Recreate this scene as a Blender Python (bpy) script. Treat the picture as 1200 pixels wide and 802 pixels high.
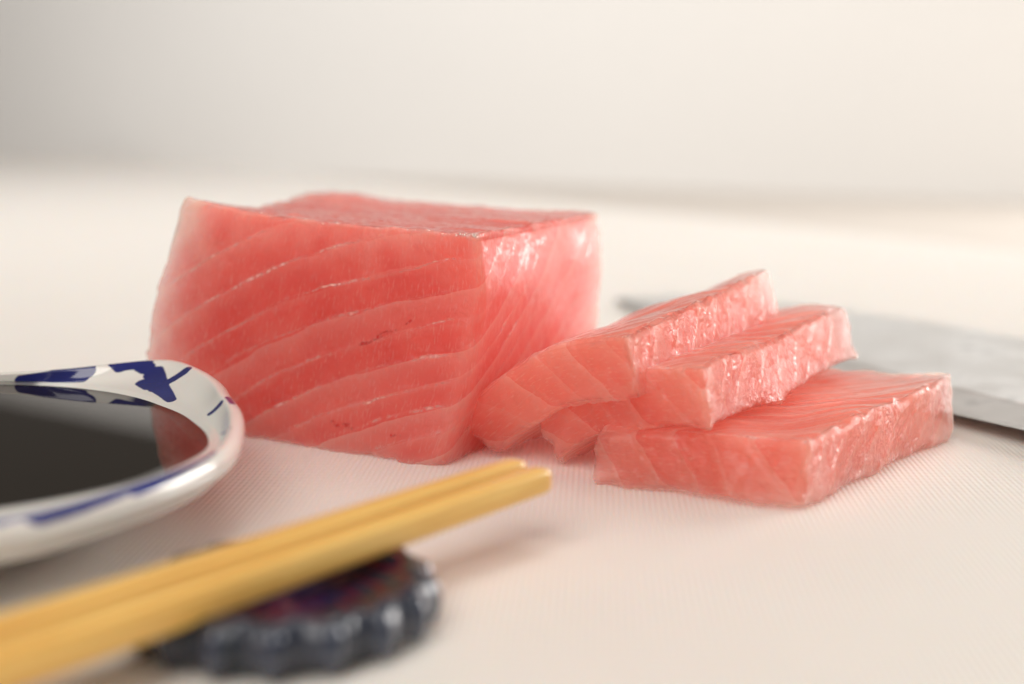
import bpy, bmesh, math, random
import numpy as np
from mathutils import Vector

for o in list(bpy.data.objects):
    bpy.data.objects.remove(o)
scene = bpy.context.scene
MM = 0.001
random.seed(4)

# ---------------------------------------------------------------- camera
cam_d = bpy.data.cameras.new('camera')
cam = bpy.data.objects.new('camera', cam_d)
scene.collection.objects.link(cam)
scene.camera = cam
cam.location = (0, 0, 0.069)
cam.rotation_euler = (math.radians(90), 0, 0)
cam_d.lens = 50
cam_d.sensor_width = 36
cam_d.shift_y = -(401 - 130) / 1200
cam_d.clip_start = 0.01
cam_d.clip_end = 30
cam_d.dof.use_dof = True
cam_d.dof.focus_distance = 0.272
cam_d.dof.aperture_fstop = 7.1
cam_d.dof.aperture_blades = 9

# ---------------------------------------------------------------- world and lamps
world = bpy.data.worlds.new('World')
scene.world = world
world.use_nodes = True
bg = world.node_tree.nodes['Background']
bg.inputs['Color'].default_value = (1.0, 0.9, 0.8, 1)
bg.inputs['Strength'].default_value = 0.10


def area_lamp(name, loc, aim, size, watts, col):
    d = bpy.data.lights.new(name, 'AREA')
    d.shape = 'RECTANGLE'
    d.size, d.size_y = size
    d.energy = watts
    d.color = col
    o = bpy.data.objects.new(name, d)
    scene.collection.objects.link(o)
    o.location = loc
    o.rotation_euler = (Vector(aim) - Vector(loc)).to_track_quat('-Z', 'Y').to_euler()
    return o


area_lamp('window_light', (1.10, 0.95, 0.36), (0.0, 0.28, 0.03), (0.6, 0.6), 16.0, (1.0, 0.97, 0.935))
area_lamp('front_fill_light', (-0.30, -0.45, 0.80), (0.0, 0.28, 0.0), (0.8, 0.8), 8.8, (1.0, 0.96, 0.91))  # fill lamp added behind the camera to brighten the upright front faces
area_lamp('rear_light', (0.10, 0.65, 1.35), (0.0, 0.28, 0.0), (0.8, 0.8), 5.0, (1.0, 0.95, 0.89))
lamp = area_lamp('backdrop_light', (-0.85, 0.25, 0.95), (-0.45, 2.0, 0.50), (0.5, 0.5), 13.8, (1.0, 0.987, 0.975))
lamp.data.spread = math.radians(140)

scene.view_settings.view_transform = 'Standard'
scene.view_settings.look = 'None'
scene.view_settings.exposure = 0.07
scene.view_settings.gamma = 1
scene.render.engine = 'CYCLES'
scene.cycles.use_denoising = True
scene.cycles.max_bounces = 20
scene.cycles.volume_bounces = 14
scene.cycles.transparent_max_bounces = 16
scene.cycles.sample_clamp_indirect = 6


# ---------------------------------------------------------------- helpers
def smooth(a, b, x):
    t = np.clip((np.asarray(x, float) - a) / (b - a), 0, 1)
    return t * t * (3 - 2 * t)


def vnoise(x, y, z, seed=0):
    """smooth value noise in -1..1"""
    x, y, z = np.broadcast_arrays(*[np.asarray(v, float) for v in (x, y, z)])
    xi, yi, zi = np.floor(x).astype(np.int64), np.floor(y).astype(np.int64), np.floor(z).astype(np.int64)
    fx, fy, fz = x - xi, y - yi, z - zi
    fx, fy, fz = [f * f * (3 - 2 * f) for f in (fx, fy, fz)]

    def h(a, b, c):
        n = (a * 374761393 + b * 668265263 + c * 2147483647 + seed * 1274126177) & 0xFFFFFFFF
        n = ((n ^ (n >> 13)) * 1274126177) & 0xFFFFFFFF
        n = ((n ^ (n >> 16)) * 2246822519) & 0xFFFFFFFF
        return ((n ^ (n >> 15)) & 0xFFFF) / 32767.5 - 1
    r = 0
    for dx in (0, 1):
        for dy in (0, 1):
            for dz in (0, 1):
                w = (fx if dx else 1 - fx) * (fy if dy else 1 - fy) * (fz if dz else 1 - fz)
                r = r + w * h(xi + dx, yi + dy, zi + dz)
    return r


def fbm(x, y, z, oct=3, seed=0):
    r, a = 0, 1
    for i in range(oct):
        r = r + a * vnoise(x, y, z, seed + i)
        x, y, z, a = x * 2.03, y * 2.03, z * 2.03, a * 0.5
    return r


def link(name, me, mat=None, parent=None):
    o = bpy.data.objects.new(name, me)
    scene.collection.objects.link(o)
    if mat and not me.materials:
        me.materials.append(mat)
    if parent:
        o.parent = parent
    return o


def empty(name, loc=(0, 0, 0)):
    o = bpy.data.objects.new(name, None)
    o.empty_display_size = 0.01
    o.location = loc
    scene.collection.objects.link(o)
    return o


def tag(o, label=None, cat=None, group=None, kind=None):
    for k, v in (('label', label), ('category', cat), ('group', group), ('kind', kind)):
        if v:
            o[k] = v
    return o


def mesh_from(verts, faces, smooth_shade=True, name='mesh'):
    me = bpy.data.meshes.new(name)
    verts = np.asarray(verts, np.float32)
    faces = np.asarray(faces, np.int32)
    n, k = faces.shape
    me.vertices.add(len(verts))
    me.vertices.foreach_set('co', verts.ravel())
    me.loops.add(n * k)
    me.loops.foreach_set('vertex_index', faces.ravel())
    me.polygons.add(n)
    me.polygons.foreach_set('loop_start', np.arange(0, n * k, k, dtype=np.int32))
    me.polygons.foreach_set('loop_total', np.full(n, k, np.int32))
    me.polygons.foreach_set('use_smooth', np.full(n, smooth_shade))
    me.update(calc_edges=True)
    me.validate()
    return me


def attr_f(me, name, data):
    a = me.attributes.new(name, 'FLOAT', 'POINT')
    a.data.foreach_set('value', np.asarray(data, np.float32).ravel())


def attr_v(me, name, data):
    a = me.attributes.new(name, 'FLOAT_VECTOR', 'POINT')
    a.data.foreach_set('vector', np.asarray(data, np.float32).ravel())


def grid_faces(nu, nv, wrap_u=False):
    i = np.arange(nu if wrap_u else nu - 1)
    j = np.arange(nv - 1)
    I, J = np.meshgrid(i, j, indexing='ij')
    I2 = (I + 1) % nu
    return np.stack([I * nv + J, I2 * nv + J, I2 * nv + J + 1, I * nv + J + 1], -1).reshape(-1, 4)


# ---------------------------------------------------------------- material helpers
class Mat:
    def __init__(self, name):
        self.m = bpy.data.materials.new(name)
        self.m.use_nodes = True
        self.t = self.m.node_tree
        self.b = self.t.nodes['Principled BSDF']

    def n(self, kind, **kw):
        nd = self.t.nodes.new(kind)
        for k, v in kw.items():
            if k in ('operation', 'data_type', 'blend_type', 'attribute_name', 'noise_dimensions', 'feature',
                     'distance', 'interpolation_type', 'vector_type', 'clamp', 'wave_type', 'bands_direction', 'wave_profile'):
                setattr(nd, k, v)
            else:
                nd.inputs[k.replace('_', ' ')].default_value = v
        return nd

    def l(self, a, b):
        self.t.links.new(a, b)

    def val(self, sock, v):
        if hasattr(v, 'is_output'):
            self.l(v, sock)
        else:
            sock.default_value = v

    def math(self, op, a, b=0.0, c=None, clamp=False):
        nd = self.t.nodes.new('ShaderNodeMath')
        nd.operation = op
        nd.use_clamp = clamp
        self.val(nd.inputs[0], a)
        self.val(nd.inputs[1], b)
        if c is not None:
            self.val(nd.inputs[2], c)
        return nd.outputs[0]

    def mix(self, f, a, b, blend='MIX'):
        nd = self.t.nodes.new('ShaderNodeMix')
        nd.data_type = 'RGBA'
        nd.blend_type = blend
        nd.clamp_factor = True
        self.val(nd.inputs[0], f)
        for s, v in ((nd.inputs[6], a), (nd.inputs[7], b)):
            self.val(s, (*v, 1) if isinstance(v, tuple) and len(v) == 3 else v)
        return nd.outputs[2]

    def step(self, x, lo, hi, a=0.0, b=1.0):
        nd = self.t.nodes.new('ShaderNodeMapRange')
        nd.interpolation_type = 'SMOOTHSTEP'
        self.val(nd.inputs['Value'], x)
        nd.inputs['From Min'].default_value = lo
        nd.inputs['From Max'].default_value = hi
        nd.inputs['To Min'].default_value = a
        nd.inputs['To Max'].default_value = b
        return nd.outputs[0]

    def attr(self, name, vec=False):
        nd = self.n('ShaderNodeAttribute', attribute_name=name)
        return nd.outputs['Vector' if vec else 'Fac']

    def obj_co(self):
        return self.n('ShaderNodeTexCoord').outputs['Object']

    def mapped(self, vec, scale=(1, 1, 1), rot=(0, 0, 0)):
        nd = self.n('ShaderNodeMapping')
        nd.inputs['Scale'].default_value = scale
        nd.inputs['Rotation'].default_value = rot
        self.l(vec, nd.inputs['Vector'])
        return nd.outputs[0]

    def noise(self, vec, scale, detail=2.0, rough=0.5, dist=0.0):
        nd = self.n('ShaderNodeTexNoise', Scale=scale, Detail=detail, Roughness=rough, Distortion=dist)
        self.l(vec, nd.inputs['Vector'])
        return nd.outputs['Fac']

    def bump(self, h, strength, dist, prev=None):
        nd = self.n('ShaderNodeBump', Strength=strength, Distance=dist)
        self.l(h, nd.inputs['Height'])
        if prev is not None:
            self.l(prev, nd.inputs['Normal'])
        return nd.outputs[0]

    def set(self, **kw):
        for k, v in kw.items():
            self.val(self.b.inputs[k.replace('_', ' ')], v if not (isinstance(v, tuple) and len(v) == 3 and k.endswith('Color')) else (*v, 1))


def mat_tuna(name='raw_tuna', albedo=(0.99, 0.44, 0.365, 1), density=140, share=0.36):
    M = Mat(name)
    band = M.attr('band')
    pale = M.attr('pale')
    uvw = M.attr('uvw', True)          # millimetres in the uncut block
    co = M.obj_co()
    wob = M.noise(M.mapped(uvw, (0.1, 0.1, 0.1)), 1, 2)
    fine = M.noise(M.mapped(uvw, (1.6, 1.6, 1.6)), 1, 2)
    b2 = M.math('ADD', band, M.math('MULTIPLY', M.math('SUBTRACT', wob, 0.5), 0.35))
    b2 = M.math('ADD', b2, M.math('MULTIPLY', M.math('SUBTRACT', fine, 0.5), 0.06))
    f = M.math('FRACT', b2)
    big = M.noise(M.mapped(uvw, (0.07, 0.07, 0.07)), 1, 2)
    seg = M.n('ShaderNodeTexWhiteNoise', noise_dimensions='1D')
    M.l(M.math('FLOOR', b2), seg.inputs['W'])
    deep = M.mix(M.step(big, 0.3, 0.7), (0.78, 0.030, 0.040), (0.92, 0.15, 0.13))
    saw = M.math('POWER', f, 2.5)
    segv = M.math('MULTIPLY', M.math('SUBTRACT', seg.outputs['Value'], 0.4), 0.6)
    fac = M.math('ADD', M.math('MULTIPLY', saw, 0.6), segv, clamp=True)
    c = M.mix(fac, deep, (0.95, 0.42, 0.37))
    fib = M.noise(M.mapped(uvw, (1.9, 0.4, 1.9), (0.15, 0.1, 0.45)), 1.2, 3, 0.6)
    c = M.mix(M.step(fib, 0.52, 0.72, 0, 0.36), c, (0.95, 0.60, 0.54))
    c = M.mix(pale, c, (0.94, 0.56, 0.48))
    M.set(Base_Color=c, Roughness=0.45, IOR=1.40, Specular_IOR_Level=0.25)
    M.b.subsurface_method = 'RANDOM_WALK'
    M.set(Subsurface_Weight=1.0, Subsurface_Scale=0.012, Subsurface_Anisotropy=0.3)
    M.b.inputs['Subsurface Radius'].default_value = (1.0, 0.42, 0.34)
    # wet, grainy skin
    grain = M.attr('grain')
    g1 = M.noise(M.mapped(uvw, (1.0, 0.6, 1.0), (0.2, 0.1, 0.4)), 1.25, 3, 0.6)
    patch = M.step(M.noise(uvw, 0.16, 2, 0.5), 0.38, 0.62, 0.35, 1.0)
    g1 = M.math('MULTIPLY', M.math('MULTIPLY', g1, patch), grain)
    n1 = M.bump(g1, 1.0, 0.0012)
    n2 = M.bump(M.math('MULTIPLY', fib, grain), 0.6, 0.0005, n1)
    n3 = M.bump(M.noise(uvw, 0.40, 2, 0.5), 0.3, 0.0006, n2)
    M.l(n3, M.b.inputs['Normal'])
    M.set(Coat_Weight=0.7, Coat_Roughness=0.09, Coat_IOR=1.42)
    M.l(n3, M.b.inputs['Coat Normal'])
    # part of the light passes the skin and scatters deep inside the flesh
    out = M.t.nodes['Material Output']
    tr = M.n('ShaderNodeBsdfTransparent')
    gl = M.n('ShaderNodeBsdfGlossy', Roughness=0.16)
    M.l(n3, gl.inputs['Normal'])
    M.l(M.step(grain, 0.06, 0.42, 0.34, 0.14), gl.inputs['Roughness'])
    fr = M.n('ShaderNodeFresnel', IOR=1.40)
    M.l(n3, fr.inputs['Normal'])
    wet = M.n('ShaderNodeMixShader')
    M.l(fr.outputs[0], wet.inputs[0]); M.l(tr.outputs[0], wet.inputs[1]); M.l(gl.outputs[0], wet.inputs[2])
    mx = M.n('ShaderNodeMixShader')
    M.l(M.math('MULTIPLY_ADD', pale, 0.25, share, clamp=True), mx.inputs[0])
    M.l(wet.outputs[0], mx.inputs[1]); M.l(M.b.outputs[0], mx.inputs[2])
    geo = M.n('ShaderNodeNewGeometry')          # light leaving from inside crosses the skin freely
    mo = M.n('ShaderNodeMixShader')
    M.l(geo.outputs['Backfacing'], mo.inputs[0]); M.l(mx.outputs[0], mo.inputs[1]); M.l(tr.outputs[0], mo.inputs[2])
    M.l(mo.outputs[0], out.inputs['Surface'])
    vol = M.n('ShaderNodeVolumePrincipled')
    vol.inputs['Color'].default_value = albedo
    vol.inputs['Absorption Color'].default_value = (0, 0, 0, 1)
    vol.inputs['Density'].default_value = density
    vol.inputs['Anisotropy'].default_value = 0.0
    M.l(vol.outputs[0], out.inputs['Volume'])
    return M.m


def mat_fat():
    M = Mat('connective_tissue')
    co = M.obj_co()
    edge = M.attr('edge')
    nz = M.noise(co, 900, 4, 0.7)
    nb = M.noise(co, 110, 2, 0.5)
    M.set(Base_Color=(0.95, 0.66, 0.60), Roughness=0.35, Subsurface_Weight=0.6, Subsurface_Scale=0.002)
    a = M.math('MULTIPLY', M.math('POWER', edge, 1.6), M.math('MULTIPLY', M.step(nz, 0.36, 0.68, 0.06, 0.95), M.step(nb, 0.36, 0.66, 0.12, 1.0)))
    M.l(a, M.b.inputs['Alpha'])
    M.l(M.bump(nz, 0.6, 0.0003), M.b.inputs['Normal'])
    return M.m


def mat_flake():
    M = Mat('wet_torn_flesh')
    out = M.t.nodes['Material Output']
    co = M.obj_co()
    tr = M.n('ShaderNodeBsdfTransparent')
    gl = M.n('ShaderNodeBsdfGlossy', Roughness=0.18)
    gl.inputs['Color'].default_value = (1.0, 0.9, 0.85, 1)
    mx = M.n('ShaderNodeMixShader')
    M.l(M.step(M.noise(co, 700, 2), 0.35, 0.65, 0.15, 0.75), mx.inputs[0])
    M.l(tr.outputs[0], mx.inputs[1]); M.l(gl.outputs[0], mx.inputs[2])
    M.l(mx.outputs[0], out.inputs['Surface'])
    return M.m


def mat_blood():
    M = Mat('blood_spot')
    M.set(Base_Color=(0.42, 0.02, 0.025), Roughness=0.2, Subsurface_Weight=0.3, Subsurface_Scale=0.001)
    a = M.math('MULTIPLY', M.step(M.attr('edge'), 0.05, 0.7), M.step(M.noise(M.obj_co(), 1500, 3), 0.42, 0.6, 0.0, 0.75))
    M.l(a, M.b.inputs['Alpha'])
    return M.m


def mat_board():
    M = Mat('white_board_plastic')
    co = M.n('ShaderNodeTexCoord').outputs['Object']
    r = M.mapped(co, (1, 1, 1), (0, 0, math.radians(3.5)))
    sx = M.n('ShaderNodeSeparateXYZ')
    M.l(r, sx.inputs[0])
    k = 2 * math.pi / 0.00105
    jit = M.math('MULTIPLY', M.noise(co, 60, 2), 0.9)
    a = M.math('SINE', M.math('ADD', M.math('MULTIPLY', sx.outputs[0], k), jit))
    b = M.math('SINE', M.math('ADD', M.math('MULTIPLY', sx.outputs[1], k * 0.5), jit))
    h = M.math('ADD', a, M.math('MULTIPLY', b, 0.45))
    n1 = M.bump(h, 0.8, 0.00008)
    spots = M.noise(co, 28, 3, 0.5)
    c = M.mix(spots, (0.82, 0.765, 0.705), (0.85, 0.80, 0.745))
    stain = M.step(M.noise(co, 9, 2, 0.5), 0.6, 0.8, 0, 0.15)
    c = M.mix(stain, c, (0.74, 0.66, 0.58))
    M.set(Base_Color=c, Roughness=0.42, Subsurface_Weight=0.5, Subsurface_Scale=0.003)
    M.b.inputs['Subsurface Radius'].default_value = (1.0, 0.7, 0.5)
    M.l(n1, M.b.inputs['Normal'])
    return M.m


def mat_plain(name, col, rough, var=0.04, scale=6, bump=0.0):
    M = Mat(name)
    co = M.obj_co()
    nz = M.noise(co, scale, 4, 0.55)
    lo = tuple(max(0, c - var) for c in col)
    hi = tuple(min(1, c + var) for c in col)
    M.set(Base_Color=M.mix(nz, lo, hi), Roughness=rough)
    if bump:
        M.l(M.bump(nz, bump, 0.001), M.b.inputs['Normal'])
    return M.m


def mat_porcelain():
    M = Mat('painted_porcelain')
    co = M.obj_co()
    blue = M.attr('blue')
    nz = M.noise(co, 260, 3)
    wash = M.noise(co, 90, 3)
    m = M.step(M.math('ADD', blue, M.math('MULTIPLY', M.math('SUBTRACT', nz, 0.5), 0.25)), 0.42, 0.60)
    ink = M.mix(wash, (0.012, 0.014, 0.10), (0.035, 0.045, 0.24))
    body = M.mix(M.noise(co, 30, 2), (0.80, 0.77, 0.71), (0.84, 0.81, 0.76))
    M.set(Base_Color=M.mix(m, body, ink), Roughness=0.12, Subsurface_Weight=0.15, Subsurface_Scale=0.0015,
          Coat_Weight=0.5, Coat_Roughness=0.05)
    M.l(M.bump(M.noise(co, 120, 2), 0.12, 0.0005), M.b.inputs['Normal'])
    return M.m


def mat_soy():
    M = Mat('soy_sauce')
    co = M.obj_co()
    M.set(Base_Color=M.mix(M.noise(co, 40, 2), (0.010, 0.007, 0.004), (0.014, 0.009, 0.005)), Roughness=0.02, IOR=1.38)
    return M.m


def mat_bamboo():
    M = Mat('yellow_bamboo')
    co = M.obj_co()
    g = M.noise(M.mapped(co, (30, 1400, 1400)), 1, 4, 0.6)
    g2 = M.noise(M.mapped(co, (12, 300, 300)), 1, 2, 0.5)
    c = M.mix(M.step(g, 0.3, 0.7), (0.70, 0.35, 0.06), (0.93, 0.61, 0.18))
    c = M.mix(M.step(g2, 0.45, 0.75, 0, 0.5), c, (0.90, 0.62, 0.20))
    M.set(Base_Color=c, Roughness=0.34, Subsurface_Weight=0.12, Subsurface_Scale=0.001, Coat_Weight=0.3, Coat_Roughness=0.2)
    M.l(M.bump(g, 0.3, 0.0002), M.b.inputs['Normal'])
    return M.m


def mat_rest(flute=False):
    M = Mat('dark_flute_glaze' if flute else 'dark_swirl_glaze')
    co = M.obj_co()
    if flute:
        nz = M.noise(co, 300, 3)
        c = M.mix(nz, (0.004, 0.006, 0.016), (0.035, 0.052, 0.10))
    else:
        sw = M.attr('swirl')
        nz = M.noise(co, 120, 3, 0.6)
        s = M.math('FRACT', M.math('ADD', sw, M.math('MULTIPLY', nz, 0.5)))
        c = M.mix(M.step(s, 0.15, 0.3), (0.004, 0.005, 0.022), (0.17, 0.008, 0.02))  # red: reflection of the tuna painted into the glaze colour
        c = M.mix(M.step(s, 0.36, 0.46), c, (0.006, 0.012, 0.022))
        c = M.mix(M.math('MULTIPLY', M.step(s, 0.7, 0.78), M.step(s, 0.95, 0.85)), c, (0.035, 0.04, 0.06))
        ctr = M.attr('centre')
        c = M.mix(ctr, c, (0.008, 0.012, 0.12))
    M.set(Base_Color=c, Roughness=0.14 if flute else 0.3, Coat_Weight=0.9 if flute else 0.25, Coat_Roughness=0.05)
    M.l(M.bump(M.noise(co, 350, 3), 0.2 if flute else 0.5, 0.0006), M.b.inputs['Normal'])
    return M.m


def mat_steel(name, rough, base):
    M = Mat(name)
    co = M.obj_co()
    br = M.noise(M.mapped(co, (900, 12, 900)), 1, 3, 0.6)
    st = M.noise(co, 55, 3, 0.6)
    c = M.mix(M.step(st, 0.58, 0.72, 0, 0.6), base, tuple(v * 0.55 for v in base))
    M.set(Base_Color=c, Metallic=1.0, Roughness=M.step(st, 0.3, 0.7, rough, rough + 0.2))
    M.l(M.bump(br, 0.15, 0.0002), M.b.inputs['Normal'])
    return M.m


TUNA, FAT, BLOOD = mat_tuna(), mat_fat(), mat_blood()
FLAKE = mat_flake()
TUNA_GLOW = mat_tuna('raw_tuna_glow', (0.995, 0.49, 0.365, 1), 105, 0.27)  # same flesh, lighter copy: the glow through the slices put into the colour

# ---------------------------------------------------------------- the setting: table, backdrop
me = mesh_from([(-4, -1.2, -0.02), (4, -1.2, -0.02), (4, 4.5, -0.02), (-4, 4.5, -0.02)], [(0, 1, 2, 3)], False)
tag(link('table', me, mat_plain('cream_table', (0.66, 0.60, 0.54), 0.5, 0.03, 8)), kind='structure')

# low white backdrop panel standing across the back of the table, nearer on the right
A, B = Vector((-1.75, 3.05)), Vector((0.75, 1.195))
dirw = (B - A).normalized()
nrm = Vector((dirw.y, -dirw.x))
if nrm.y > 0:
    nrm = -nrm
verts, n = [], 40
for i in range(n + 1):
    p = A.lerp(B, i / n)
    for (off, z) in ((0, -0.02), (0, 0.44), (-0.02, 0.44), (-0.02, -0.02)):
        q = p + nrm * off
        verts.append((q.x, q.y, z))
faces = []
for i in range(n):
    for k in range(4):
        faces.append((i * 4 + k, (i + 1) * 4 + k, (i + 1) * 4 + (k + 1) % 4, i * 4 + (k + 1) % 4))
me = mesh_from(verts, faces, False)
tag(link('backdrop', me, mat_plain('white_backdrop', (0.84, 0.82, 0.79), 0.75, 0.012, 5)), kind='structure')

# ---------------------------------------------------------------- cutting board
bm = bmesh.new()
pts = [(-1.3, -0.35), (0.62, -0.35), (0.42, 0.42), (-0.60, 2.15), (-1.3, 2.4)]
bot = [bm.verts.new((x, y, -0.0195)) for x, y in pts]
top = [bm.verts.new((x, y, 0)) for x, y in pts]
bm.faces.new(top)
bm.faces.new(bot[::-1])
for i in range(5):
    bm.faces.new((bot[i], bot[(i + 1) % 5], top[(i + 1) % 5], top[i]))
bmesh.ops.bevel(bm, geom=list(bm.edges), offset=0.003, segments=3, affect='EDGES')
me = bpy.data.meshes.new('cutting_board')
bm.to_mesh(me)
bm.free()
tag(link('cutting_board', me, mat_board()), 'large white plastic cutting board with fine ribbed texture under everything', 'cutting board')


# ---------------------------------------------------------------- meat
BS = np.array([72.0, 45.0, 70.0])          # nominal uncut block, mm: u (length), v (height), w (depth)


def band3(q):
    """muscle segment number, q in nominal mm"""
    u, v, w = q[..., 0] / 72, q[..., 1] / 45, q[..., 2] / 70
    un = np.minimum(u, 1.0)
    wv = v + 0.02 * np.sin(v * 11.0 + 1.0) * smooth(0.95, 1.1, u) * 2
    return 4.4 * wv - un * (8.0 - 3.8 * np.clip(v, 0, 1)) - (u - un) * 6.5 - 3.0 * wv * smooth(1.0, 1.08, u) + 1.5 * un * un - 9.5 * w + 1.2 * w * w - 1.0 * (v - .5) ** 2 + 20.3


def cube_grid(size, step):
    """surface points of a box, welded, with quads"""
    nx, ny, nz = [max(2, int(round(s / step))) for s in size]
    idx, verts, faces = {}, [], []
    ids = -np.ones((nx + 1, ny + 1, nz + 1), np.int64)
    I, J, K = np.meshgrid(np.arange(nx + 1), np.arange(ny + 1), np.arange(nz + 1), indexing='ij')
    mask = (I == 0) | (I == nx) | (J == 0) | (J == ny) | (K == 0) | (K == nz)
    ids[mask] = np.arange(mask.sum())
    P = np.stack([I[mask] / nx * size[0], J[mask] / ny * size[1], K[mask] / nz * size[2]], -1)
    F = []

    def add(s, flip):
        q = np.stack([s[:-1, :-1], s[1:, :-1], s[1:, 1:], s[:-1, 1:]], -1).reshape(-1, 4)
        F.append(q[:, ::-1] if flip else q)
    add(ids[:, :, 0], True); add(ids[:, :, -1], False)
    add(ids[0, :, :], True); add(ids[-1, :, :], False)
    add(ids[:, 0, :], False); add(ids[:, -1, :], True)
    return P, np.concatenate(F)


def rounded(q, size, r):
    inner = np.minimum(np.maximum(q, r[:, None]), np.asarray(size) - r[:, None])
    d = q - inner
    L = np.linalg.norm(d, axis=1, keepdims=True)
    return inner + d / np.maximum(L, 1e-9) * np.minimum(L, r[:, None])


def relief(q, size, org, amp=1.0, seed=0):
    """outward displacement of a cut face (mm) and its direction in nominal space"""
    size = np.asarray(size)
    c = q / size - 0.5
    a = np.abs(c)
    nrm = np.sign(c) * np.maximum(a - 0.46, 0) ** 1.5
    L = np.linalg.norm(nrm, axis=1, keepdims=True)
    nrm = nrm / np.maximum(L, 1e-9)
    g = q + org
    f = band3(g) + 0.25 * vnoise(g[:, 0] * .12, g[:, 1] * .12, g[:, 2] * .12, 7)
    f = f - np.floor(f)
    d = (0.16 * (f ** 2 - 0.3) - 0.10 * smooth(.93, 1, f)) * (1 - (.75 if size[0] > 40 else .2) * smooth(.49, .4999, a[:, 0]))
    d = d + 0.55 * vnoise(g[:, 0] / 11, g[:, 1] / 11, g[:, 2] / 11, seed) + 0.22 * fbm(g[:, 0] / 3, g[:, 1] / 3.6, g[:, 2] / 3, 2, seed + 3) * (1 - .75 * smooth(.49, .4999, a[:, 0]))
    d = d + 0.07 * vnoise(g[:, 0] / .8, g[:, 1] / .9, g[:, 2] / .8, seed + 9) * (1 - .8 * smooth(.49, .4999, a[:, 0]))
    bb = band3(g)
    cutf = np.maximum(smooth(.49, .4999, a[:, 0]), (9 * smooth(.49, .4999, a[:, 1]) if size[0] > 40 else 0))
    d = d + cutf * (.09 if size[0] > 40 else 1.2) * (0.20 * vnoise(bb * 2.3, g[:, 1] / 20, 0, seed + 4) + 0.06 * vnoise(bb * 6.0, g[:, 1] / 12, 0, seed + 5))
    # close to an edge the cut is torn
    m = np.minimum(q, size - q)
    srt = np.sort(m, axis=1)
    edge_f = np.exp(-(srt[:, 1] / 1.1) ** 2)
    d = d + edge_f * (0.30 * vnoise(g[:, 0] / 1.3, g[:, 1] / 1.3, g[:, 2] / 1.3, seed + 11) + 0.45 * vnoise(g[:, 0] / 4, g[:, 1] / 4, g[:, 2] / 4, seed + 12))
    return nrm * d[:, None] * amp


# --- the block
C = {(0, 0, 0): (-77, 312, 0), (0, 1, 0): (-69.5, 304, 45), (1, 0, 0): (-13.5, 274, 0), (1, 1, 0): (-6.5, 276, 45),
     (0, 0, 1): (-48, 372, 0), (0, 1, 1): (-51, 368, 46.5), (1, 0, 1): (18, 338, 0), (1, 1, 1): (20.5, 335, 45)}


def block_warp(q):
    t = q / BS
    u, v, w = t[:, 0], t[:, 1], t[:, 2]
    p = np.zeros_like(q)
    for (a, b, c), co in C.items():
        p += ((u if a else 1 - u) * (v if b else 1 - v) * (w if c else 1 - w))[:, None] * np.array(co, float)
    p[:, 0] -= 5.5 * np.clip(1 - u, 0, 1) ** 2 * np.clip(v, 0, 1) ** .8 * np.clip(1.02 - v, 0, 1) * 3
    p[:, 0] += 3.0 * np.clip(u, 0, 1) ** 4 * smooth(0, .35, v) * (1 - smooth(.7, 1.05, v)) * (1 - w * .5)
    p[:, 2] += 5.4 * np.clip(1 - u, 0, 1.1) ** 1.9 * np.clip(v, 0, 1) ** 2 * np.clip(1 - w, 0, 1) ** 3
    p[:, 2] += 2.2 * np.exp(-((u - .1) / .22) ** 2 - ((w - .93) / .2) ** 2) * np.clip(v, 0, 1) ** 3
    return p


def block_surface(P):
    r = 0.9 + 0.7 * vnoise(P[:, 0] / 5, P[:, 1] / 5, P[:, 2] / 5, 21)
    r = r + 2.2 * smooth(64, 71, P[:, 0]) * smooth(7, 1, P[:, 2]) * smooth(44, 30, P[:, 1])
    q = rounded(P, BS, r)
    qq = q + relief(q, BS, np.zeros(3), 1.0, 1)
    qq[:, 1] = np.maximum(qq[:, 1], 0.0)
    return q, block_warp(qq)


def meat_mesh(P, F, q, world, org, size, pale):
    me = mesh_from(world * MM, F, True)
    g = q + org
    attr_f(me, 'band', band3(g))
    attr_v(me, 'uvw', g)
    attr_f(me, 'pale', np.clip(pale, 0, 1))
    e = size - q
    cut = np.maximum(smooth(1.5, 0, q[:, 0]), smooth(1.5, 0, e[:, 0]))
    topf = smooth(1.6, 0, e[:, 1])
    gr = 0.45 + 0.6 * topf - 0.40 * cut * (1 - topf)
    gr = gr + 0.5 * topf * cut
    if size[0] > 40:
        gr = gr - 0.95 * topf * (1 - cut) * smooth(0.5, 2.5, q[:, 2])
    attr_f(me, 'grain', np.clip(gr, 0.06, 1.8))
    return me


root = empty('tuna_block')
tag(root, 'large thick uncut block of raw red tuna behind the dish of sauce', 'tuna')
P, F = cube_grid(BS, 0.30)
F = F[:, ::-1]
q, Wp = block_surface(P)
t = q / BS
pale = 0.55 * np.exp(-((t[:, 0]) / .06) ** 2) * smooth(.5, 1, t[:, 1]) + 0.15 * np.exp(-((1 - t[:, 0]) / .05) ** 2 - (t[:, 2] / .06) ** 2) \
    + 0.14 * np.exp(-(t[:, 0] / .12) ** 2) + 0.65 * smooth(.80, .97, t[:, 2]) * smooth(.5, 1, t[:, 0]) \
    + (0.38 * smooth(.62, 1, t[:, 1]) + 0.34 * smooth(.3, 0, t[:, 0]) + 0.15 * smooth(.86, .99, t[:, 0])) * smooth(.03, .0, t[:, 2]) + 0.02
pale = pale * (0.75 + 0.5 * vnoise(P[:, 0] / 4, P[:, 1] / 4, P[:, 2] / 4, 33))
link('flesh', meat_mesh(P, F, q, Wp, np.zeros(3), BS, pale), TUNA, root)


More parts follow.
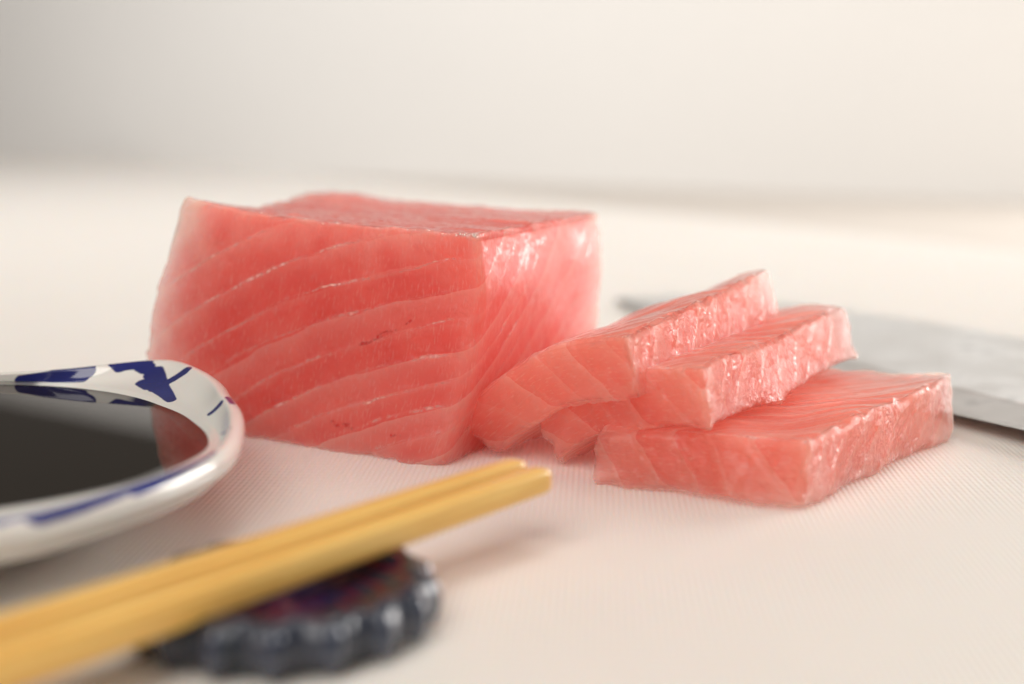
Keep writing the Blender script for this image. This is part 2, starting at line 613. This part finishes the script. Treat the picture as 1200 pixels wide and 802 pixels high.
def ribbon(points_q, width, lift, face_n, mat, name, parent, surf, strength=1.0):
    """thin strip on a cut face: points in nominal mm, width mm"""
    pq = np.asarray(points_q, float)
    tan = np.gradient(pq, axis=0)
    tan /= np.maximum(np.linalg.norm(tan, axis=1, keepdims=True), 1e-9)
    side = np.cross(tan, face_n)
    cols = 5
    rows = []
    for k in range(cols):
        s = (k / (cols - 1) - .5)
        rows.append(pq + side * (width * s)[:, None])
    allq = np.stack(rows, 1).reshape(-1, 3)
    _, w0 = surf(allq)
    _, w1 = surf(allq - 0.0)
    # lift along the face normal in world
    nl = len(pq)
    G = w0.reshape(nl, cols, 3)
    du = np.gradient(G, axis=0)
    dv = np.gradient(G, axis=1)
    nn = np.cross(du, dv)
    nn /= np.maximum(np.linalg.norm(nn, axis=2, keepdims=True), 1e-9)
    view = np.array([0.2, -1, .4])
    nn *= np.sign((nn * view).sum(2, keepdims=True))
    prof = np.array([0, .35, 1, .7, 0])
    G = G + nn * (lift * (0.35 + prof))[None, :, None]
    me = mesh_from(G.reshape(-1, 3) * MM, grid_faces(nl, cols))
    e = np.tile(prof, nl).reshape(nl, cols) * strength
    ph = 7.0 * strength
    e *= (0.45 + 0.55 * smooth(-.5, .5, vnoise(np.linspace(0, 5, nl) + ph, ph * 3, 0, 77)))[:, None]
    e *= (smooth(0, .12, np.linspace(0, 1, nl)) * smooth(0, .12, np.linspace(1, 0, nl)))[:, None]
    attr_f(me, 'edge', e)
    return link(name, me, mat, parent)


def trace(k, axis):
    """points where band3 == k on the front (w=0) or the right (u=72) face"""
    pts = []
    if axis == 'front':
        for u in np.linspace(1.5, 70, 150):
            v = np.linspace(1, 44, 300)
            b = band3(np.stack([np.full(300, u), v, np.zeros(300)], -1)) - k
            s = np.where(np.diff(np.sign(b)) != 0)[0]
            if len(s):
                i = s[0]
                pts.append((u, v[i] + (v[1] - v[0]) * (-b[i]) / (b[i + 1] - b[i]), 0))
    else:
        for v in np.linspace(1.5, 43.5, 110):
            w = np.linspace(1, 68, 400)
            b = band3(np.stack([np.full(400, 72.0), np.full(400, v), w], -1)) - k
            s = np.where(np.diff(np.sign(b)) != 0)[0]
            if len(s):
                i = s[0]
                pts.append((72, v, w[i] + (w[1] - w[0]) * (-b[i]) / (b[i + 1] - b[i])))
    return np.array(pts)


for k in range(10, 30):
    p = trace(k, 'front')
    if len(p) > 25:
        p[:, 1] += 1.1 * vnoise(p[:, 0] / 17, k * 3.3, 0, 5) + 0.3 * vnoise(p[:, 0] / 3.5, k * 3.3, 0, 6) + 0.15 * vnoise(p[:, 0] / 1.0, k * 3.3, 0, 9)
        wd = 1.15 + 0.6 * vnoise(p[:, 0] / 7, k * 1.7, 0, 8)
        ribbon(p, wd, 0.05, np.array([0, 0, -1.0]), FAT, 'fat_line', root, block_surface, random.uniform(.8, 1.35))
for k in range(4, 30):
    p = trace(k, 'right')
    if len(p) > 30:
        p[:, 2] += 0.5 * vnoise(p[:, 1] / 5, k * 2.3, 0, 15)
        wd = 1.5 + 0.7 * vnoise(p[:, 1] / 6, k * 1.7, 0, 18)
        ribbon(p, wd, 0.07, np.array([1.0, 0, 0]), FAT, 'fat_line', root, block_surface, random.uniform(.4, .8))
# small blood spots on the front face
for (u, v, L, wd, sl) in ((52, 23.5, 9, 1.3, .5), (48, 5.5, 7, 1.5, -.2), (58, 27, 2.2, .8, .3), (30, 8.5, 3.5, .9, .35), (60, 5, 3, .9, .1)):
    s = np.linspace(-.5, .5, 14)
    p = np.stack([u + s * L, v + s * L * sl + .3 * np.sin(s * 9), np.zeros(14)], -1)
    ribbon(p, wd * (1 - 1.6 * s * s), 0.06, np.array([0, 0, -1.0]), BLOOD, 'blood_spot', root, block_surface)

# torn crumbs of flesh along the cut edges: too small to pick apart
def crumbs(spots, surf, parent, seed):
    rng = np.random.default_rng(seed)
    bmx = bmesh.new()
    bmesh.ops.create_icosphere(bmx, subdivisions=1, radius=1)
    bv = np.array([v.co[:] for v in bmx.verts]); bf = np.array([[v.index for v in f.verts] for f in bmx.faces])
    bmx.free()
    _, wp = surf(np.asarray(spots, float))
    V, F = [], []
    for i, p in enumerate(wp):
        sz = rng.uniform(.08, .30) * np.array([rng.uniform(.7, 1.8), rng.uniform(.7, 1.4), rng.uniform(.5, 1.0)])
        F.append(bf + len(V) * len(bv))
        V.append(p + bv * sz * (1 + .18 * rng.standard_normal((len(bv), 1))))
    me = mesh_from(np.concatenate(V) * MM, np.concatenate(F), True)
    return tag(link('flesh_crumbs', me, FLAKE, parent), kind='stuff')


rng = np.random.default_rng(3)
sp = []
for _ in range(40):
    sp.append((rng.uniform(18, 62), 45, abs(rng.normal(.5, .3))))
for _ in range(70):
    sp.append((71.4 - abs(rng.normal(0, 3.2)), 45 - abs(rng.normal(0, .5)), abs(rng.normal(.2, .9))))
crumbs(np.clip(sp, 0, BS), block_surface, root, 5)


# --- the slices
def slice_obj(label, nl, nr, fr, fl, Tl, Tr, Tfl, Tfr, arch, org_u, seed, skew=1.0, pale_far=.6, sag=0.0, group=None):
    size = np.array([11.5, 45.0, 70.0])
    org = np.array([org_u, 0, 0])
    P, F = cube_grid(size, 0.24)
    r = 1.7 + 1.1 * vnoise(P[:, 0] / 4, P[:, 1] / 4, P[:, 2] / 4, seed)
    q = rounded(P, size, r)
    flip = np.array([-1.0, 1, 1])
    gq = q * flip + np.array([11.5, 0, 0])
    qq = q + relief(gq, size, org, 1.35, seed) * flip
    t = qq / size
    u, v, w = t[:, 0:1], t[:, 1:2], t[:, 2:3]
    nl, nr, fr, fl, Tl, Tr, Tfl, Tfr = [np.array(x, float) for x in (nl, nr, fr, fl, Tl, Tr, Tfl, Tfr)]
    base = (nl * (1 - v) + nr * v) * (1 - w) + (fl * (1 - v) + fr * v) * w
    T = (Tl * (1 - v) + Tr * v) * (1 - w) + (Tfl * (1 - v) + Tfr * v) * w
    vs = np.clip(v, 0, 1) ** skew
    a = arch * 4 * vs * (1 - vs)
    wp = base + T * u
    wp[:, 2:3] += a - sag * np.sin(np.pi * np.clip(w, 0, 1)) * 1.0
    x_, y_, z_ = wp[:, 0] / 13, wp[:, 1] / 13, wp[:, 2] / 13
    wp = wp + np.stack([1.0 * vnoise(x_, y_, z_, seed + 41), 1.0 * vnoise(x_, y_, z_, seed + 42), 0.8 * vnoise(x_, y_, z_, seed + 43)], -1)
    # ragged lower front edge
    wp[:, 2] = np.maximum(wp[:, 2], 0.05)
    pale = 0.07 + pale_far * smooth(.86, .99, w[:, 0]) + 0.35 * np.exp(-((1 - v[:, 0]) / .035) ** 2 - (w[:, 0] / .05) ** 2) \
        + 0.25 * smooth(.06, 0, u[:, 0])
    # faint light facets near the front right corner
    root = empty('tuna_slice')
    tag(root, label, 'tuna', group)
    link('flesh', meat_mesh(P, F, gq, wp, org, size, pale), TUNA_GLOW, root)
    return root


G = 'thick tuna slices cut from the block'
slice_obj('raw tuna slice lying flat on the board at the bottom right of the three',
          (15.2, 262, .1), (49.0, 243, .1), (92, 298, .1), (58, 318, .1),
          (0.3, 1.5, 9.8), (2.5, 3, 12.4), (0, 0, 12.5), (1.5, 0, 14), 0.0, 112, 51, group=G)
slice_obj('raw tuna slice leaning in the middle, between the flat and the topmost slice',
          (8, 274, .1), (35, 249.5, 12.0), (75, 308, 15.5), (45, 333, .3),
          (-4.5, 2, 10), (-1.5, 2.0, 11.0), (-5, 1, 10), (-3, 1, 11), 4.5, 97, 61, skew=.8, group=G)
slice_obj('topmost arched raw tuna slice leaning beside the big block',
          (-3.6, 280.5, .1), (23.5, 254.5, 16.5), (60, 310, 24), (33, 337, .3),
          (-7.2, 2.5, 8.6), (-2, 2.0, 12), (-6, 1, 9), (-3, 1, 10.5), 5.0, 84, 71, skew=.85, group=G)

# ---------------------------------------------------------------- sauce dish
DC = np.array([-106.0, 241.0])
th_k = np.radians([-180, -140, -120, -80, -54, -35, -15, 0, 20, 40, 55, 70, 80, 90, 140, 180])
R_k = [54, 60, 60, 63, 68.5, 65, 63.5, 60, 57.5, 60, 63, 54, 52.6, 52.4, 56, 54]
H_k = [15.0, 15.2, 15.2, 15.2, 15.3, 15.4, 15.6, 16.3, 17.2, 17.9, 18.2, 16.5, 15.6, 15.0, 15.3, 15.5]


def per_interp(th, xs, ys, n=720):
    g = np.linspace(-np.pi, np.pi, n, endpoint=False)
    y = np.interp(g, xs, ys)
    ker = np.hanning(31); ker /= ker.sum()
    y = np.convolve(np.concatenate([y[-60:], y, y[:60]]), ker, 'same')[60:-60]
    return np.interp(th, np.append(g, np.pi), np.append(y, y[0]))


NT = 900
th = np.linspace(-np.pi, np.pi, NT, endpoint=False)
R = per_interp(th, th_k, R_k)
H = per_interp(th, th_k, H_k)
SOY_H = 13.0
rin = per_interp(th, np.radians([-180, -60, -30, -5, 16, 36, 67, 90, 180]), [50, 54, 57.5, 57, 52.0, 49.8, 50.6, 51.0, 50])
# profile from under the foot, up the outside, over the ridge, down the lip into the bowl
prof = []


def add(r, z):
    prof.append(np.stack([DC[0] + r * np.cos(th), DC[1] + r * np.sin(th), z * np.ones(NT)], -1))


add(np.full(NT, 1.0), 1.6); add(np.full(NT, 28.0), 1.6); add(np.full(NT, 29.5), 0.3); add(np.full(NT, 32.0), 0.3); add(np.full(NT, 33.5), 1.8)
for s in np.linspace(.08, .72, 9):       # flat underside
    add(33.5 + (R - 33.5 - .5) * s / .8, 1.8 + (H - 6.6 - 1.8) * (s / .72) ** 1.3)
for s in np.linspace(0, 1, 7):           # short upright side
    add(33.5 + (R - 33.5 - .5) * (.9 + .1 * math.sin(s * math.pi / 2)) + 1.1 * math.sin(s * math.pi / 2), H - 6.6 + .4 + s * 4.2)
for a in np.linspace(-.1, 1.0, 10):      # rolled ridge
    ang = a * math.pi * .62
    add(R - 1.2 + 1.8 * np.cos(ang), H - 1.8 + 1.8 * np.sin(ang))
ri = np.array(len(prof))
for s in np.linspace(.06, 1, 22):        # lip sloping inward
    add((R - 1.9) * (1 - s) + rin * s, (H - .02) * (1 - s) + (SOY_H + .5) * s - .7 * math.sin(math.pi * s))
re_ = len(prof)
for s in np.linspace(.15, 1, 10):
    add(rin * (1 - s * .97), SOY_H + .5 - 10.5 * math.sin(s * math.pi / 2) ** .8)
V = np.stack(prof, 1)                    # NT, np, 3
npf = V.shape[1]
me = mesh_from(V.reshape(-1, 3) * MM, grid_faces(NT, npf, True)[:, ::-1])
# brush marks: strokes in (angle, profile position) space; profile position 0 = ridge outside, 1 = inner lip edge
pos = np.full(npf, -9.0)
pos[int(ri) - 10:int(ri)] = np.linspace(-.35, .02, 10)
pos[int(ri):re_] = np.linspace(.06, 1, 22)
TH, PS = np.meshgrid(np.degrees(th), pos, indexing='ij')
blue = np.zeros_like(TH)


def stroke(a0, p0, a1, p1, w0, w1=None, kx=.16):
    """kx: profile units per degree"""
    global blue
    w1 = w0 if w1 is None else w1
    X, Y = TH * kx / 1.0, PS
    x0, x1 = a0 * kx, a1 * kx
    dx, dy = x1 - x0, p1 - p0
    t = np.clip(((X - x0) * dx + (Y - p0) * dy) / (dx * dx + dy * dy + 1e-9), 0, 1)
    d = np.hypot(X - x0 - t * dx, Y - p0 - t * dy)
    blue = np.maximum(blue, np.clip(.5 + (w0 + (w1 - w0) * t - d) * 6, 0, 1))


for a0, p0, a1, p1, w0, w1, kx in (
        (84, .5, 76, .45, .30, .38, .25), (76, .4, 69, .35, .40, .30, .25), (70, -.1, 68, .2, .22, .2, .2),
        (65.5, -.2, 62, .10, .10, .16, .13), (62, .10, 57.5, .10, .13, .09, .11), (58, .15, 56.5, .22, .12, .12, .1),
        (54, .32, 47.5, .64, .15, .17, .09), (47.5, .60, 45.0, .10, .08, .10, .09), (46, .66, 36.5, .86, .15, .10, .09), (54, .62, 50, .66, .10, .14, .09),
        (45.6, -.16, 43.5, -.18, .06, .05, .09), (16.8, .60, 15.8, .12, .06, .075, .09), (17.2, -.08, 12.5, -.08, .05, .05, .09),
        (1.5, .62, -3.5, .0, .03, .02, .09), (-12, .5, -12.8, .45, .05, .05, .09),
        (-18, .12, -36, .05, .16, .24, .11), (-39, .1, -50, .0, .24, .22, .11), (-53, .1, -62, .0, .2, .2, .11), (-66, .4, -80, .3, .3, .3, .1),
        (100, .4, 118, .4, .3, .3, .2), (128, .5, 140, .2, .3, .3, .2), (155, .3, 170, .5, .3, .3, .2), (-95, .4, -112, .3, .3, .3, .1), (-130, .4, -150, .3, .3, .3, .1)):
    stroke(a0, p0, a1, p1, w0 * 1.25, w1 * 1.25, kx)
blue[PS < -1] = 0
attr_f(me, 'blue', blue)
tag(link('sauce_dish', me, mat_porcelain()), 'white porcelain sauce dish with blue brush marks on its rim', 'dish')

verts = [(DC[0], DC[1], SOY_H)]
rings = [(.4, 0), (.75, 0), (.93, 0), (.985, .02), (1.0, .12), (1.012, .35)]
for k, dz in rings:
    for i in range(NT):
        verts.append((DC[0] + (rin[i]) * k * math.cos(th[i]), DC[1] + rin[i] * k * math.sin(th[i]), SOY_H + dz))
bm = bmesh.new()
bv = [bm.verts.new(Vector(v) * MM) for v in verts]
for i in range(NT):
    j = (i + 1) % NT
    bm.faces.new((bv[0], bv[1 + i], bv[1 + j]))
    for k in range(len(rings) - 1):
        bm.faces.new((bv[1 + k * NT + i], bv[1 + (k + 1) * NT + i], bv[1 + (k + 1) * NT + j], bv[1 + k * NT + j]))
for f in bm.faces:
    f.smooth = True
me = bpy.data.meshes.new('soy')
bm.to_mesh(me); bm.free()
tag(link('soy_sauce', me, mat_soy()), 'dark glossy soy sauce filling the blue and white dish', 'sauce')

# ---------------------------------------------------------------- chopstick rest
RC = (-30.5, 190.5)
rest = empty('chopstick_rest', (RC[0] * MM, RC[1] * MM, 0))
tag(rest, 'round dark blue glazed chopstick rest with painted red reflections and fluted edge', 'chopstick rest')
NR = 204
ang = np.linspace(0, 2 * np.pi, NR, endpoint=False)
NF = 17
sc = np.abs(np.cos(ang * NF / 2)) ** .7
prof = [(2, .4, 0), (14, .3, 0), (16.2, .5, .4), (17.4, 2.0, .9), (17.6, 4.5, 1.0), (16.8, 6.3, .9), (15.5, 6.9, .5), (13.8, 6.3, .3), (11, 5.2, .2), (7, 4.4, .1), (3, 4.1, 0), (.2, 4.0, 0)]
VV = []
for r, z, k in prof:
    rr = (r + k * (sc - .5) * 1.2) * 1.13
    VV.append(np.stack([rr * np.cos(ang), rr * np.sin(ang), np.full(NR, z) + k * .25 * sc + (.3 * np.cos(ang * NF + r * .25) * min(1, r / 9) if z > 4 and r < 16 else 0)], -1))
VV = np.stack(VV, 1)
me = mesh_from(VV.reshape(-1, 3) * MM, grid_faces(NR, len(prof), True))
rad = np.hypot(VV[..., 0], VV[..., 1])
aa = np.arctan2(VV[..., 1], VV[..., 0])
attr_f(me, 'swirl', np.where((rad > 16.6) | (VV[..., 2] < 4.0), .5, np.cos(aa + rad * .12) * 4.3 + rad * .17))
attr_f(me, 'centre', smooth(9, 4, rad))
link('body', me, mat_rest(), rest)
bm = bmesh.new()
bmesh.ops.create_uvsphere(bm, u_segments=14, v_segments=10, radius=1)
for v in bm.verts:
    v.co = Vector((v.co.x * 1.7, v.co.y * 1.75, v.co.z * 3.2)) * MM
for f in bm.faces:
    f.smooth = True
fl_me = bpy.data.meshes.new('flute'); bm.to_mesh(fl_me); bm.free()
fl_mat = mat_rest(True)
for i in range(NF):
    a = 2 * math.pi * i / NF
    o = link('flute', fl_me, fl_mat, rest)
    o.location = (19.4 * MM * math.cos(a), 19.4 * MM * math.sin(a), 3.45 * MM)
    o.rotation_euler = (0, 0, a)


# ---------------------------------------------------------------- chopsticks
BAM = mat_bamboo()


def chopstick(tip, rear, w_tip, w_rear, label, roll=0.0):
    tip, rear = Vector(tip) * MM, Vector(rear) * MM
    L = (rear - tip).length
    rows = []
    n, seg = 60, 24
    xs = np.concatenate([[0, .0006, .0014], np.linspace(.0022, L - .001, n), [L]])
    for i, x in enumerate(xs):
        h = (w_tip + (w_rear - w_tip) * min(1, x / .17)) * .5 * MM
        if i == 0: h *= .55
        elif i == 1: h *= .85
        elif i == 2: h *= .97
        elif i == len(xs) - 1: h *= .9
        for k in range(seg):
            a = 2 * math.pi * k / seg + math.pi / 4
            c, s = math.cos(a), math.sin(a)
            e = .42
            rows.append((x, h * math.copysign(abs(c) ** e, c), h * math.copysign(abs(s) ** e, s)))
    F = grid_faces(len(xs), seg)
    I = np.arange(len(xs) - 1)
    wrapf = np.stack([I * seg + seg - 1, (I + 1) * seg + seg - 1, (I + 1) * seg, I * seg], -1)
    F = np.concatenate([F, wrapf])
    bmx = bmesh.new()
    vs = [bmx.verts.new(r) for r in rows]
    for f in F:
        bmx.faces.new([vs[i] for i in f])
    bmx.faces.new(vs[:seg]); bmx.faces.new(vs[-seg:])
    bmesh.ops.recalc_face_normals(bmx, faces=list(bmx.faces))
    for f in bmx.faces:
        f.smooth = len(f.verts) == 4
    me = bpy.data.meshes.new('chopstick'); bmx.to_mesh(me); bmx.free()
    o = link('chopstick', me, BAM)
    o.location = tip
    qd = (rear - tip).to_track_quat('X', 'Z')
    o.rotation_euler = qd.to_euler()
    tag(o, label, 'chopstick', 'pair of bamboo chopsticks on the rest')
    return o


chopstick((1.5, 229, 11.2), (-147.5, 67, 3.6), 4.0, 6.3, 'yellow bamboo chopstick farther from the viewer, beside the dish')
chopstick((5.4, 225.7, 10.8), (-141.6, 61.3, 3.4), 3.9, 6.2, 'yellow bamboo chopstick nearer to the viewer, its tip farther right')

# ---------------------------------------------------------------- knife
knife = empty('kitchen_knife', (0.10, 0.33, 0))
tag(knife, 'wide pale steel kitchen knife lying on the board behind the slices', 'knife')
edge = [(127, 235), (117, 262), (105, 291), (96, 309), (82, 340), (68, 380), (54, 430), (42, 480), (37, 506)]
back = [(205, 262), (194, 290), (183, 318), (172, 346), (154, 392), (130, 440), (98, 484), (60, 510), (37.6, 507)]
bevw = .22
rowsT = []
for (e, b) in zip(edge, back):
    e, b = np.array(e, float), np.array(b, float)
    m = e + (b - e) * bevw
    rowsT.append((e, m, b))


def strip(cols, z_list, name, mat):
    bmx = bmesh.new()
    vs = [[bmx.verts.new(((p[0] - 100) * MM, (p[1] - 330) * MM, (z - 2.8 * max(0, i - 2) / 6) * MM)) for p, z in zip(r, z_list)] for i, r in enumerate(cols)]
    n = len(z_list)
    for i in range(len(vs) - 1):
        for k in range(n):
            bmx.faces.new((vs[i][k], vs[i + 1][k], vs[i + 1][(k + 1) % n], vs[i][(k + 1) % n]))
    bmx.faces.new(vs[0]); bmx.faces.new(vs[-1][::-1])
    bmesh.ops.recalc_face_normals(bmx, faces=list(bmx.faces))
    me = bpy.data.meshes.new(name); bmx.to_mesh(me); bmx.free()
    return link(name, me, mat, knife)


Z0 = 3.2
strip([(e, m, m) for e, m, b in rowsT], (Z0 + .4, Z0 + 1.15, Z0 - .2), 'bevel', mat_steel('ground_steel', .38, (0.74, 0.72, 0.70)))
strip([(m, b, b, m) for e, m, b in rowsT], (Z0 + 1.25, Z0 + 1.9, Z0 - .24, Z0 - .22), 'blade', mat_steel('polished_steel', .40, (0.94, 0.94, 0.93)))
bm = bmesh.new()
ax = np.array([.40, -.917]); pr = np.array([.917, .40])
c0 = np.array([166.0, 246])
vs = []
for s in np.linspace(0, 1, 10):
    cc = c0 + ax * s * 125
    wv, hv = 13 + 2.5 * math.sin(s * 5), 9.5 + 1.0 * math.sin(s * 4)
    ring = []
    for k in range(16):
        a = 2 * math.pi * k / 16
        p = cc + pr * wv * math.cos(a)
        ring.append(bm.verts.new(((p[0] - 100) * MM, (p[1] - 330) * MM, (11 + hv * math.sin(a)) * MM)))
    vs.append(ring)
for i in range(9):
    for k in range(16):
        bm.faces.new((vs[i][k], vs[i + 1][k], vs[i + 1][(k + 1) % 16], vs[i][(k + 1) % 16])).smooth = True
bm.faces.new(vs[0]); bm.faces.new(vs[-1][::-1])
bmesh.ops.recalc_face_normals(bm, faces=list(bm.faces))
me = bpy.data.meshes.new('handle'); bm.to_mesh(me); bm.free()
link('handle', me, mat_plain('dark_wood', (0.09, 0.05, 0.03), .5, .02, 60), knife)
